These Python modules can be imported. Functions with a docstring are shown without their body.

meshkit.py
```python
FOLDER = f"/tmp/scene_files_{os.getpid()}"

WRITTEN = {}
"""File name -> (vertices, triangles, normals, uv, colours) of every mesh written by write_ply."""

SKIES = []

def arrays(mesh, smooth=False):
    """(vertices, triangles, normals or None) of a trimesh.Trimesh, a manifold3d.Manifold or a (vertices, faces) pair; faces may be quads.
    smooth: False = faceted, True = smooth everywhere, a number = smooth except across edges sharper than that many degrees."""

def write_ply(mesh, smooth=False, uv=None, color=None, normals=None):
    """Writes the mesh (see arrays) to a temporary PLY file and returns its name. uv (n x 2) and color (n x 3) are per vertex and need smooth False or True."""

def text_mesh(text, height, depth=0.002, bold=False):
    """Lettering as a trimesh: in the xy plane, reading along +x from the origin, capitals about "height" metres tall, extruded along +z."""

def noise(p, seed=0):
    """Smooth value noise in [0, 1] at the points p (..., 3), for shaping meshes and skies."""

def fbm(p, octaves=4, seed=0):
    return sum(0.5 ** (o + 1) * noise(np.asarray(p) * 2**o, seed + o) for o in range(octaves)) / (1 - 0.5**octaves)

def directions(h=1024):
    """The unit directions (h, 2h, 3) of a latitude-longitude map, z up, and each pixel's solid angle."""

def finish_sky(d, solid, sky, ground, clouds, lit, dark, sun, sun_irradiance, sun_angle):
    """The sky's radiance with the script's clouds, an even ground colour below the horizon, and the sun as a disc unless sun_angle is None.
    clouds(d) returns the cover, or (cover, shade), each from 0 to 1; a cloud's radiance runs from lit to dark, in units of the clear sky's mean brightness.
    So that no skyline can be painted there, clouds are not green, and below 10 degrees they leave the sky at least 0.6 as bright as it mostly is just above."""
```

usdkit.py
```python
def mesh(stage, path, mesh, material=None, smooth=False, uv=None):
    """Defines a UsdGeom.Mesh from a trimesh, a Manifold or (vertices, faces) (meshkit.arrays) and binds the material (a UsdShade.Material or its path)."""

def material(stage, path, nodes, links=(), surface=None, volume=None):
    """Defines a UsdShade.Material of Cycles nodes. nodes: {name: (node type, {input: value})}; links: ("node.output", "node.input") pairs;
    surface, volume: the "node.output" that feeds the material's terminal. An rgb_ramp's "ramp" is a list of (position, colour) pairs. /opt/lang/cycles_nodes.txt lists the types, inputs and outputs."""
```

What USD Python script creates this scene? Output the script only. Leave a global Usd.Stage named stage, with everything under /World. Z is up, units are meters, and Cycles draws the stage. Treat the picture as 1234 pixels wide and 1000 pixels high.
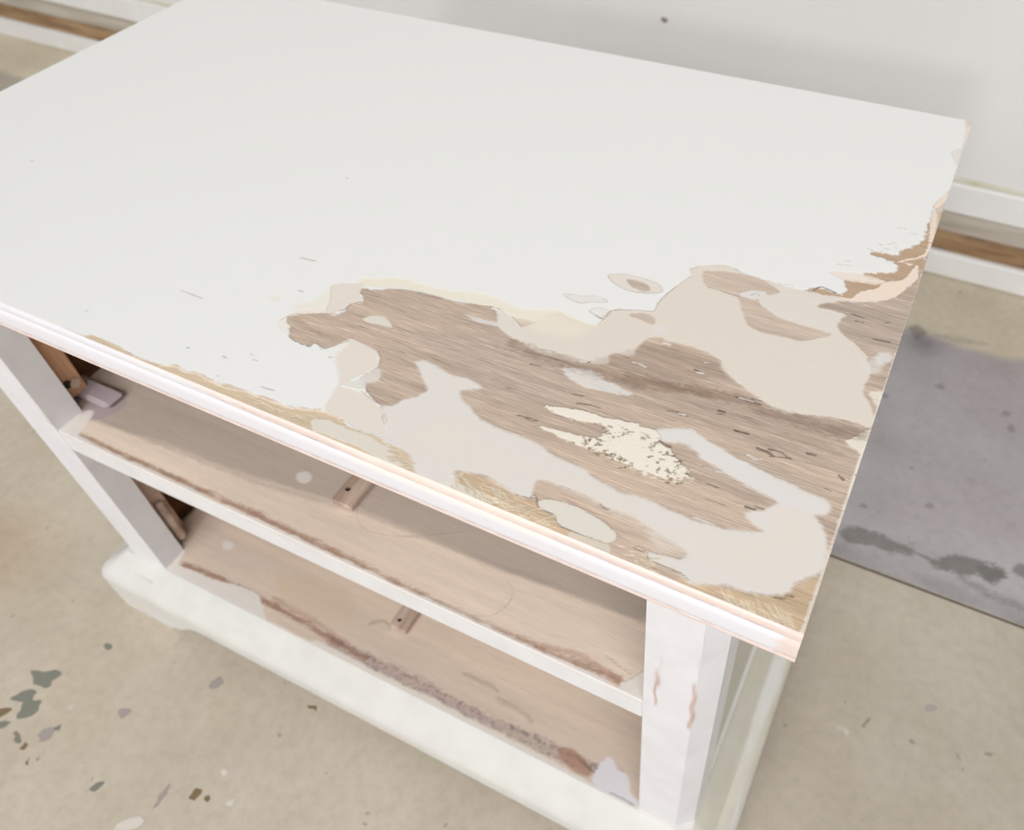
"""A stripped and half-sanded white dresser in a garage workshop, built in OpenUSD for Cycles."""
import math
import numpy as np
import shapely
import trimesh
import manifold3d as m3
from scipy.spatial import cKDTree
import usdkit
from meshkit import noise, fbm
from pxr import Usd, UsdGeom, UsdLux, UsdShade, Sdf, Gf, Vt

stage = Usd.Stage.CreateInMemory()
UsdGeom.SetStageUpAxis(stage, UsdGeom.Tokens.z)
UsdGeom.SetStageMetersPerUnit(stage, 1.0)
world = UsdGeom.Xform.Define(stage, '/World')
stage.SetDefaultPrim(world.GetPrim())
UsdGeom.Scope.Define(stage, '/World/Looks')

# ------------------------------------------------------------------ camera
CAM_R = [[0.903134, 0.429079, -0.015512], [0.300384, -0.657245, -0.69123], [-0.306788, 0.619613, -0.722469]]
CAM_C = [0.39779, -0.18932, 0.95024]
CAM_F, CAM_X, CAM_Y = 985.897, 732.886, 447.623   # focal length and principal point, picture 1234 x 1000

LENS = 26.0
cam = UsdGeom.Camera.Define(stage, '/World/camera')
_R, _C = np.array(CAM_R), np.array(CAM_C)
_M = np.eye(4)
_M[0, :3], _M[1, :3], _M[2, :3], _M[3, :3] = _R[0], -_R[1], -_R[2], _C
cam.AddTransformOp().Set(Gf.Matrix4d(*_M.ravel().tolist()))
APER = LENS * 1234 / CAM_F
cam.CreateFocalLengthAttr(LENS)
cam.CreateHorizontalApertureAttr(APER)
cam.CreateVerticalApertureAttr(APER * 1000 / 1234)
cam.CreateHorizontalApertureOffsetAttr((617 - CAM_X) / 1234 * APER)
cam.CreateVerticalApertureOffsetAttr((CAM_Y - 500) / 1234 * APER)
cam.CreateClippingRangeAttr(Gf.Vec2f(0.02, 60))
cam.CreateFStopAttr(8.0)
cam.CreateFocusDistanceAttr(0.46)
cam.CreateExposureAttr(-0.07)

# ------------------------------------------------------------------ light
def sky(strength, color):
    d = UsdLux.DomeLight.Define(stage, '/World/sky_light')
    d.CreateIntensityAttr(strength)
    d.CreateColorAttr(Gf.Vec3f(*color))
def rect(name, pos, look, w, h, power, color):
    l = UsdLux.RectLight.Define(stage, '/World/' + name)
    z = np.array(pos, float) - np.array(look, float); z /= np.linalg.norm(z)
    up = np.array([0, 0, 1.0]) if abs(z[2]) < .95 else np.array([0, 1.0, 0])
    x = np.cross(up, z); x /= np.linalg.norm(x); y = np.cross(z, x)
    m = np.eye(4); m[0, :3], m[1, :3], m[2, :3], m[3, :3] = x, y, z, pos
    l.AddTransformOp().Set(Gf.Matrix4d(*m.ravel().tolist()))
    l.CreateWidthAttr(w); l.CreateHeightAttr(h); l.CreateIntensityAttr(power); l.CreateColorAttr(Gf.Vec3f(*color))
sky(0.085, (1.0, 0.985, 0.965))
rect('added_front_light', (0.8, -2.7, 3.0), (0.1, 0.6, 0.7), 5.0, 1.6, 5.7, (0.99, 0.993, 1.0))      # unseen panel added high in front to lift the wall and interior
rect('doorway_lamp', (0.42, -3.0, 1.95), (0.1, 0.4, 0.6), 0.30, 0.20, 110.0, (0.98, 0.98, 1.0))   # work lamp standing in the doorway
rect('ceiling_light', (-0.1, -0.55, 2.5), (-0.1, -0.50, 0.0), 1.2, 0.14, 2.2, (1.0, 0.97, 0.95))        # tube lamp under the ceiling

# ------------------------------------------------------------------ helpers
_used = {}
def path_for(name, parent=None):
    base = (parent.GetPath().pathString if parent is not None else '/World') + '/' + name
    k = _used.get(base, 0); _used[base] = k + 1
    return base if k == 0 else '%s_%03d' % (base, k)
def obj(name, mesh, mat, parent=None, smooth=30, label=None, kind=None, category=None):
    m = usdkit.mesh(stage, path_for(name, parent), mesh, mat, smooth=smooth)
    p = m.GetPrim()
    for k, v in (('label', label), ('kind', kind), ('category', category)):
        if v: p.SetCustomDataByKey(k, v)
    return p
def xform(name, loc, parent=None, **data):
    x = UsdGeom.Xform.Define(stage, path_for(name, parent)); x.AddTranslateOp().Set(Gf.Vec3d(*loc))
    for k, v in data.items(): x.GetPrim().SetCustomDataByKey(k, v)
    return x.GetPrim()
def primvar(prim, name, values):
    a = np.asarray(values, np.float32); api = UsdGeom.PrimvarsAPI(prim)
    if a.ndim == 2: api.CreatePrimvar(name, Sdf.ValueTypeNames.Color3fArray, 'vertex').Set(Vt.Vec3fArray.FromNumpy(a))
    else: api.CreatePrimvar(name, Sdf.ValueTypeNames.FloatArray, 'vertex').Set(Vt.FloatArray.FromNumpy(a))
def painted(name, mesh, mat, parent, tint, wood=None, label=None, smooth=False, kind=None):
    """a mesh with a colour and a bare-wood amount at every vertex (both made in code from worn paint, stains and some painted shade)"""
    v, f, _ = usdkit.meshkit.arrays(mesh, False)
    p = obj(name, (v, f), mat, parent, smooth=smooth, label=label, kind=kind)
    primvar(p, 'tint', tint); primvar(p, 'bare', np.zeros(len(v)) if wood is None else wood)
    return p
def lin(*c):
    c = np.array(c, float) / 255
    return np.where(c <= .04045, c / 12.92, ((c + .055) / 1.055) ** 2.4)
def sstep(a, b, x):
    t = np.clip((x - a) / (b - a), 0, 1); return t * t * (3 - 2 * t)
def box(lo, hi, r=0.0012):
    """a box with chamfered edges"""
    lo, hi = np.minimum(lo, hi).astype(float), np.maximum(lo, hi).astype(float); r = min(r, .45 * (hi - lo).min())
    pts = []
    for k in range(3):
        for s in np.ndindex(2, 2, 2):
            q = np.where(np.array(s), hi - r, lo + r); q[k] = hi[k] if s[k] else lo[k]; pts.append(q)
    return trimesh.convex.convex_hull(np.array(pts))
def join(*m): return trimesh.util.concatenate(m)
def fine(mesh, edge):
    m = mesh.copy(); m.merge_vertices()
    v, f = trimesh.remesh.subdivide_to_size(m.vertices, m.faces, edge, max_iter=14)
    m = trimesh.Trimesh(v, f, process=False); m.merge_vertices(); return m
def to_tri(m):
    q = m.to_mesh(); return trimesh.Trimesh(q.vert_properties[:, :3], q.tri_verts, process=False)
def man(t): return m3.Manifold(m3.Mesh(np.asarray(t.vertices, np.float32), np.asarray(t.faces, np.uint32)))
def grid(xs, ys):
    nx, ny = len(xs), len(ys)
    X, Y = np.meshgrid(xs, ys, indexing='ij')
    i = np.arange((nx - 1) * (ny - 1)); a = (i // (ny - 1)) * ny + i % (ny - 1)
    f = np.concatenate([np.stack([a, a + ny, a + ny + 1], 1), np.stack([a, a + ny + 1, a + 1], 1)])
    return X.ravel(), Y.ravel(), f
def seg_dist(x, y, P, closed):
    """distance to a polyline and, if closed, whether inside"""
    d2 = np.full(x.shape, 1e9); inside = np.zeros(x.shape, bool); n = len(P)
    for k in range(n if closed else n - 1):
        ax, ay = P[k]; bx, by = P[(k + 1) % n]; ux, uy = bx - ax, by - ay; L = ux * ux + uy * uy + 1e-12
        t = np.clip(((x - ax) * ux + (y - ay) * uy) / L, 0, 1)
        d2 = np.minimum(d2, (x - ax - t * ux) ** 2 + (y - ay - t * uy) ** 2)
        if closed and ay != by:
            inside ^= ((ay > y) != (by > y)) & (x < (bx - ax) * (y - ay) / (by - ay) + ax)
    d = np.sqrt(d2); return np.where(inside, d, -d) if closed else d
def curve(P, closed, step=.00012):
    """a smooth curve through traced points, sampled densely"""
    n = len(P); out = []
    for k in range(n if closed else n - 1):
        b, c = P[k], P[(k + 1) % n]
        a = P[k - 1] if closed or k > 0 else b; d = P[(k + 2) % n] if closed or k < n - 2 else c
        L = np.linalg.norm(c - b); lim = 1.2 * L
        m0, m1 = (c - a) * .5, (d - b) * .5
        m0 = m0 * min(1, lim / (np.linalg.norm(m0) + 1e-9)); m1 = m1 * min(1, lim / (np.linalg.norm(m1) + 1e-9))
        t = np.linspace(0, 1, max(3, int(L / step)), endpoint=False)[:, None]
        out.append((2 * t ** 3 - 3 * t ** 2 + 1) * b + (t ** 3 - 2 * t ** 2 + t) * m0 + (-2 * t ** 3 + 3 * t ** 2) * c + (t ** 3 - t ** 2) * m1)
    if not closed: out.append(P[-1:])
    return np.concatenate(out)
def curve_dist(x, y, P, closed, reach):
    Q = curve(P, closed); d, _ = cKDTree(Q).query(np.stack([x, y], 1), distance_upper_bound=reach, workers=4)
    d = np.minimum(d, reach)
    if closed:
        g = shapely.make_valid(shapely.Polygon(Q[::4])); shapely.prepare(g); d = np.where(shapely.contains_xy(g, x, y), d, -d)
    return d
def apply_paint(x, y, layers, looks, tint, bare, height=None):
    """lays worn paint, filler, stains and some painted shade over one another; outlines in tenths of a millimetre, widths in half millimetres"""
    U = 0.00045
    p3 = np.stack([(x + .09 * y) * 75, (y - .09 * x) * 420, np.zeros_like(x)], -1)
    rough1 = fbm(p3, 4, 11) - .5
    rough2 = fbm(np.stack([x * 420, y * 800, np.zeros_like(x)], -1), 3, 5) - .5
    patch = fbm(np.stack([x * 130, y * 130, np.zeros_like(x)], -1), 3, 23)
    for n, (kind, tag, pts, a, b, op, out) in enumerate(layers):
        P = np.array(pts.split(), float).reshape(-1, 2) * 1e-4
        soft = (a if kind == 'f' else b) * U; w = 0 if kind == 'f' else a * U * .5
        pad = 4 * soft + 3 * w + .004
        I = np.nonzero((x > P[:, 0].min() - pad) & (x < P[:, 0].max() + pad) & (y > P[:, 1].min() - pad) & (y < P[:, 1].max() + pad))[0]
        if not len(I): continue
        d = curve_dist(x[I], y[I], P, kind == 'f', pad)
        if kind == 'f':
            r = b * U
            d = d + r * (4.2 * rough1[I] + 3.0 * rough2[I])
            al = sstep(-soft, soft, d) * op
            if tag.startswith('crumb'): al = al * np.clip(7 * (fbm(np.stack([x[I] * 480, y[I] * 640, 0 * x[I] + n], -1), 3, n) - .55), 0, 1)
        else:
            d = d + (rough1[I] * 1.2 + rough2[I] * 1.0) * (w + soft * .6)
            al = (1 - sstep(w - soft * .5, w + soft, d)) * op
            al = al * np.clip(.55 + .9 * patch[I], 0, 1)
            if tag == 'speckle': al = al * np.clip(.4 + 3.5 * (fbm(np.stack([x[I] * 420, y[I] * 420, 0 * x[I]], -1), 3, 3) - .5), 0, 1)
        col, wd, h = looks[tag]; al = np.clip(al, 0, 1)
        tint[I] = tint[I] * (1 - al[:, None]) + al[:, None] * col
        bare[I] = bare[I] * (1 - al) + al * wd
        if height is not None and h is not None: height[I] = height[I] * (1 - al) + al * h
        if out and kind == 'f':
            ao = out * np.exp(-((d + .3 * U) / (1.0 * U)) ** 2) * np.clip(.2 + 1.3 * patch[I], 0, 1)
            tint[I] = tint[I] * (1 - ao[:, None]) + ao[:, None] * lin(165, 142, 120)

def looks_mat(name, nodes, links, surface='p.BSDF'): return usdkit.material(stage, '/World/Looks/' + name, nodes, links, surface)

# ------------------------------------------------------------------ materials
GRAIN = math.radians(-5)
top_look = looks_mat('worn_painted_top', {
    'a': ('attribute', {'attribute': 'tint'}), 'b': ('attribute', {'attribute': 'bare'}), 'g': ('geometry', {}),
    'm1': ('mapping', {'rotation': (0, 0, GRAIN), 'scale': (60, 1300, 1)}), 'n1': ('noise_texture', {'scale': 1.0, 'detail': 3.0, 'roughness': .6}),
    'm2': ('mapping', {'rotation': (0, 0, GRAIN), 'scale': (7, 150, 1)}), 'n2': ('noise_texture', {'scale': 1.0, 'detail': 3.0, 'roughness': .55}),
    'm3': ('mapping', {'rotation': (0, 0, GRAIN), 'scale': (75, 1500, 1), 'location': (3, 7, 0)}), 'n3': ('noise_texture', {'scale': 1.0, 'detail': 1.0}),
    'r1': ('rgb_ramp', {'ramp': [(.25, (.72, .70, .68)), (.43, (.93, .925, .92)), (.58, (1.03, 1.03, 1.03)), (.67, (1.22, 1.23, 1.24)), (.76, (1.45, 1.48, 1.52))]}),
    'r2': ('rgb_ramp', {'ramp': [(.25, (.78, .77, .77)), (.5, (1, 1, 1)), (.75, (1.16, 1.15, 1.13))]}),
    'r3': ('rgb_ramp', {'ramp': [(.22, (.55, .51, .48)), (.31, (1, 1, 1))]}),
    'x1': ('mix_color', {'blend_type': 'multiply', 'use_clamp': False}), 'x2': ('mix_color', {'blend_type': 'multiply', 'use_clamp': False}),
    'x3': ('mix_color', {'blend_type': 'multiply', 'use_clamp': False}),
    'nb': ('noise_texture', {'scale': 260.0, 'detail': 3.0}), 'hs': ('math', {'math_type': 'multiply', 'value2': .35}),
    'ha': ('math', {'math_type': 'add'}), 'hw': ('math', {'math_type': 'multiply'}), 'bm': ('bump', {'strength': .35, 'distance': .0005}),
    'ro': ('map_range', {'from_min': 0.0, 'from_max': 1.0, 'to_min': .42, 'to_max': .72}),
    'p': ('principled_bsdf', {'specular_ior_level': .35})},
    [('g.position', 'm1.vector'), ('m1.vector', 'n1.vector'), ('g.position', 'm2.vector'), ('m2.vector', 'n2.vector'), ('g.position', 'm3.vector'), ('m3.vector', 'n3.vector'),
     ('n1.fac', 'r1.fac'), ('n2.fac', 'r2.fac'), ('n3.fac', 'r3.fac'),
     ('b.fac', 'x1.fac'), ('a.color', 'x1.a'), ('r1.color', 'x1.b'), ('b.fac', 'x2.fac'), ('x1.result', 'x2.a'), ('r2.color', 'x2.b'),
     ('b.fac', 'x3.fac'), ('x2.result', 'x3.a'), ('r3.color', 'x3.b'), ('x3.result', 'p.base_color'),
     ('g.position', 'nb.vector'), ('nb.fac', 'hs.value1'), ('n1.fac', 'hw.value1'), ('b.fac', 'hw.value2'), ('hs.value', 'ha.value1'), ('hw.value', 'ha.value2'),
     ('ha.value', 'bm.height'), ('bm.normal', 'p.normal'), ('b.fac', 'ro.value'), ('ro.result', 'p.roughness')])
paint_look = looks_mat('brushed_white_paint', {
    'a': ('attribute', {'attribute': 'tint'}), 'g': ('geometry', {}), 'n': ('noise_texture', {'scale': 30.0, 'detail': 5.0}),
    'r': ('rgb_ramp', {'ramp': [(.3, (.95, .945, .94)), (.65, (1.02, 1.02, 1.02))]}), 'x': ('mix_color', {'blend_type': 'multiply', 'fac': 1.0, 'use_clamp': False}),
    'nb': ('noise_texture', {'scale': 140.0, 'detail': 3.0}), 'bm': ('bump', {'strength': .25, 'distance': .0008}),
    'p': ('principled_bsdf', {'roughness': .48, 'specular_ior_level': .35})},
    [('g.position', 'n.vector'), ('n.fac', 'r.fac'), ('a.color', 'x.a'), ('r.color', 'x.b'), ('x.result', 'p.base_color'), ('g.position', 'nb.vector'), ('nb.fac', 'bm.height'), ('bm.normal', 'p.normal')])
def wood_look(name, dark, mid, light, scale=(5, 90, 90), rough=.7):
    return looks_mat(name, {
        'g': ('geometry', {}), 'm': ('mapping', {'scale': scale}), 'n': ('noise_texture', {'scale': 1.0, 'detail': 5.0, 'roughness': .6}),
        'r': ('rgb_ramp', {'ramp': [(.28, tuple(lin(*dark))), (.5, tuple(lin(*mid))), (.72, tuple(lin(*light)))]}), 'bm': ('bump', {'strength': .3, 'distance': .001}),
        'p': ('principled_bsdf', {'roughness': rough, 'specular_ior_level': .25})},
        [('g.position', 'm.vector'), ('m.vector', 'n.vector'), ('n.fac', 'r.fac'), ('r.color', 'p.base_color'), ('n.fac', 'bm.height'), ('bm.normal', 'p.normal')])
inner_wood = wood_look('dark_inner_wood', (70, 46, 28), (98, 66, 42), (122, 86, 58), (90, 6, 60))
guide_wood = wood_look('orange_guide_wood', (190, 144, 110), (216, 172, 138), (232, 194, 160), (90, 90, 7))
dusty_wood = wood_look('dusty_guide_wood', (150, 126, 112), (188, 164, 148), (214, 196, 182), (60, 10, 40))
metal_look = looks_mat('screw_metal', {'p': ('principled_bsdf', {'base_color': (.12, .1, .09), 'metallic': .8, 'roughness': .4})}, [])
hole_look = looks_mat('drilled_hole_dark', {'p': ('principled_bsdf', {'base_color': (.03, .022, .018), 'roughness': .9})}, [])
wall_look = looks_mat('wall_paint', {
    'g': ('geometry', {}), 'n': ('noise_texture', {'scale': 3.0, 'detail': 5.0}), 'r': ('rgb_ramp', {'ramp': [(.3, tuple(lin(236, 234, 231))), (.7, tuple(lin(243, 242, 240)))]}),
    'nb': ('noise_texture', {'scale': 60.0, 'detail': 4.0}), 'bm': ('bump', {'strength': .15, 'distance': .002}), 'p': ('principled_bsdf', {'roughness': .6, 'specular_ior_level': .3})},
    [('g.position', 'n.vector'), ('n.fac', 'r.fac'), ('r.color', 'p.base_color'), ('g.position', 'nb.vector'), ('nb.fac', 'bm.height'), ('bm.normal', 'p.normal')])
trim_look = looks_mat('trim_paint', {
    'g': ('geometry', {}), 'n': ('noise_texture', {'scale': 9.0, 'detail': 5.0}), 'r': ('rgb_ramp', {'ramp': [(.3, tuple(lin(243, 241, 238))), (.65, tuple(lin(250, 250, 248)))]}),
    'p': ('principled_bsdf', {'roughness': .5})}, [('g.position', 'n.vector'), ('n.fac', 'r.fac'), ('r.color', 'p.base_color')])
caulk_look = looks_mat('yellowed_caulk', {
    'g': ('geometry', {}), 'n': ('noise_texture', {'scale': 14.0, 'detail': 4.0}), 'r': ('rgb_ramp', {'ramp': [(.35, tuple(lin(206, 201, 176))), (.65, tuple(lin(226, 223, 208)))]}),
    'p': ('principled_bsdf', {'roughness': .6})}, [('g.position', 'n.vector'), ('n.fac', 'r.fac'), ('r.color', 'p.base_color')])
sill_look = looks_mat('overspray_sill', {
    'g': ('geometry', {}), 'm': ('mapping', {'scale': (4, 30, 45)}), 'n': ('noise_texture', {'scale': 1.0, 'detail': 5.0}),
    'r': ('rgb_ramp', {'ramp': [(.3, tuple(lin(176, 166, 150))), (.55, tuple(lin(204, 196, 183))), (.75, tuple(lin(216, 210, 200)))]}),
    'p': ('principled_bsdf', {'roughness': .75})}, [('g.position', 'm.vector'), ('m.vector', 'n.vector'), ('n.fac', 'r.fac'), ('r.color', 'p.base_color')])
sill_wood = looks_mat('brown_sill_wood', {
    'g': ('geometry', {}), 'm': ('mapping', {'scale': (7, 30, 60)}), 'n': ('noise_texture', {'scale': 1.0, 'detail': 5.0, 'roughness': .6}),
    'r': ('rgb_ramp', {'ramp': [(.28, tuple(lin(92, 70, 54))), (.48, tuple(lin(158, 126, 92))), (.7, tuple(lin(190, 160, 124)))]}),
    'p': ('principled_bsdf', {'roughness': .75})}, [('g.position', 'm.vector'), ('m.vector', 'n.vector'), ('n.fac', 'r.fac'), ('r.color', 'p.base_color')])
def concrete(name, c1, c2, spot, pale):
    return looks_mat(name, {
        'g': ('geometry', {}), 'a': ('attribute', {'attribute': 'tint'}), 'n': ('noise_texture', {'scale': 4.0, 'detail': 7.0, 'roughness': .62}),
        'r': ('rgb_ramp', {'ramp': [(.3, c1), (.7, c2)]}), 'x0': ('mix_color', {'blend_type': 'multiply', 'fac': 1.0, 'use_clamp': False}),
        'w': ('noise_texture', {'scale': 35.0, 'detail': 2.0}), 'ws': ('mix_color', {'blend_type': 'linear_light', 'fac': .02, 'use_clamp': False}),
        'v': ('voronoi_texture', {'scale': 40.0, 'randomness': 1.0}), 'vs': ('separate_color', {}), 'vr': ('math', {'math_type': 'multiply', 'value2': .165}), 'vp': ('math', {'math_type': 'power', 'value2': 1.7}),
        'vd': ('math', {'math_type': 'subtract'}), 'vk': ('map_range', {'from_min': .0, 'from_max': .08, 'to_min': 0.0, 'to_max': .75, 'clamp': True}),
        'x1': ('mix_color', {'blend_type': 'mix', 'b': spot}),
        'u': ('voronoi_texture', {'scale': 17.0, 'randomness': 1.0}), 'us': ('separate_color', {}), 'up': ('math', {'math_type': 'power', 'value2': 6.0}), 'ur': ('math', {'math_type': 'multiply', 'value2': .17}),
        'ud': ('math', {'math_type': 'subtract'}), 'uk': ('map_range', {'from_min': .0, 'from_max': .08, 'to_min': 0.0, 'to_max': .55, 'clamp': True}),
        'x2': ('mix_color', {'blend_type': 'mix', 'b': pale}), 'f': ('noise_texture', {'scale': 75.0, 'detail': 5.0, 'roughness': .7}), 'fr': ('rgb_ramp', {'ramp': [(.3, (.90, .90, .90)), (.5, (1, 1, 1)), (.7, (1.07, 1.07, 1.08))]}), 'x3': ('mix_color', {'blend_type': 'multiply', 'fac': 1.0, 'use_clamp': False}),
        'bm': ('bump', {'strength': .25, 'distance': .002}), 'p': ('principled_bsdf', {'roughness': .62, 'specular_ior_level': .3})},
        [('g.position', 'n.vector'), ('n.fac', 'r.fac'), ('r.color', 'x0.a'), ('a.color', 'x0.b'), ('g.position', 'w.vector'), ('g.position', 'ws.a'), ('w.color', 'ws.b'),
         ('ws.result', 'v.vector'), ('v.color', 'vs.color'), ('vs.r', 'vp.value1'), ('vp.value', 'vr.value1'), ('vr.value', 'vd.value1'), ('v.distance', 'vd.value2'), ('vd.value', 'vk.value'),
         ('vk.result', 'x1.fac'), ('x0.result', 'x1.a'), ('ws.result', 'u.vector'), ('u.color', 'us.color'), ('us.g', 'up.value1'), ('up.value', 'ur.value1'), ('ur.value', 'ud.value1'), ('u.distance', 'ud.value2'),
         ('ud.value', 'uk.value'), ('uk.result', 'x2.fac'), ('x1.result', 'x2.a'), ('x2.result', 'x3.a'), ('g.position', 'f.vector'), ('f.fac', 'fr.fac'), ('fr.color', 'x3.b'), ('x3.result', 'p.base_color'), ('n.fac', 'bm.height'), ('bm.normal', 'p.normal')])
slab_look = concrete('tan_concrete', tuple(lin(196, 183, 163)), tuple(lin(212, 201, 184)), tuple(lin(140, 128, 112)), tuple(lin(226, 219, 208)))
def flat_look(name, c, rough=.6): return looks_mat(name, {'p': ('principled_bsdf', {'base_color': tuple(lin(*c)), 'roughness': rough, 'specular_ior_level': .25})}, [])
chip_green, chip_lilac, chip_brown, chip_white = flat_look('grey_green_chip', (136, 136, 124)), flat_look('lilac_chip', (172, 162, 156)), flat_look('brown_chip', (136, 116, 88)), flat_look('white_chip', (226, 219, 208))

# ------------------------------------------------------------------ the room: floor
DAMP_PAINT = [
('f','damp',"4061 4865 4223 5027 4554 5050 4837 5011 5018 5026 4999 4906 4712 4828 4444 4801 4180 4749",7,7,0.75,0),
('f','damp',"5097 4952 5305 4980 5510 5143 5815 5203 6077 5176 6187 5108 6008 4921 5849 4965 5709 4873 5555 4867 5295 4854",5,6,0.8,0),
('f','damp2',"5807 5118 6082 5139 6162 5070 6039 4922 5872 4949",5,5,0.6,0),
('f','damp',"6240 5265 6409 5397 6431 5182 6290 5182",4,4,0.75,0),
('f','damp',"5555 4867 5868 4830 6078 4773 6325 4787 6479 4722 6289 4670 6040 4680 5729 4739",8,7,0.45,0),
('f','damp',"4113 9279 4252 9409 4391 9250 4264 9061",9,5,0.6,0),
('f','damp',"3688 5759 3823 5886 3903 5666 3805 5495",7,5,0.5,0),
('f','damp',"4441 9273 4959 9377 5349 9404 4977 9256",7,5,0.35,0),
('f','damp',"4756 8093 4814 8197 4894 8098",3,3,0.5,0),
('f','damp',"5763 7951 5823 8052 5894 7957",3,3,0.5,0),
('f','damp',"5859 7654 5918 7752 5987 7660",3,3,0.5,0),
('f','damp',"4016 7523 4071 7625 4155 7530",3,3,0.5,0),
('f','damp',"5024 5752 5076 5836 5145 5762",3,3,0.5,0),
('f','damp',"4197 5370 4247 5453 4321 5382",3,3,0.5,0)]

JOINT, GREY_END, WALL = 0.447, 0.94, 1.085
floor = xform('floor', (0, 0, 0), kind='structure')
def floor_piece(name, xs, ys, col, label):
    x, y, f = grid(np.asarray(xs), np.asarray(ys))
    v = np.stack([x, y, np.zeros_like(x)], 1)
    n = len(v); lo = v.copy(); lo[:, 2] = -.06
    t = trimesh.Trimesh(v, f, process=False)
    x0, x1, y0, y1 = xs[0], xs[-1], ys[0], ys[-1]
    sides = trimesh.creation.box(bounds=[[x0, y0, -.06], [x1, y1, -.0015]])
    tint = np.concatenate([col(x, y), np.ones((len(sides.vertices), 3))])
    return painted(name, join(t, sides), slab_look, floor, tint, label=label)
def wide(a, b, lo, hi, step): return np.unique(np.round(np.concatenate([np.linspace(a, lo, 12), np.arange(lo, hi, step), np.linspace(hi, b, 12)]), 5))
def slab_tint(x, y):
    t = np.ones((len(x), 3))
    n = fbm(np.stack([x * 5, y * 5, 0 * x], -1), 4, 7); g = sstep(.45, .65, n) * .8
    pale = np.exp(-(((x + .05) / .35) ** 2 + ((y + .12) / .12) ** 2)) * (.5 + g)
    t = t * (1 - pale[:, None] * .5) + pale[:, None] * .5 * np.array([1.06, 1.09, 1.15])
    rust = np.exp(-(((x + .62) / .09) ** 2 + ((y + .02) / .07) ** 2)) * .8
    t *= 1 - rust[:, None] * np.array([.2, .3, .4])
    t *= 1 - sstep(.05, .6, x + .25 * (n - .5))[:, None] * np.array([.20, .19, .17]); t *= (1 + .10 * (fbm(np.stack([x * 16, y * 16, 0 * x], -1), 4, 77) - .5))[:, None]  # slab darkens to the right, dimmer light put into the tint
    return t
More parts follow.
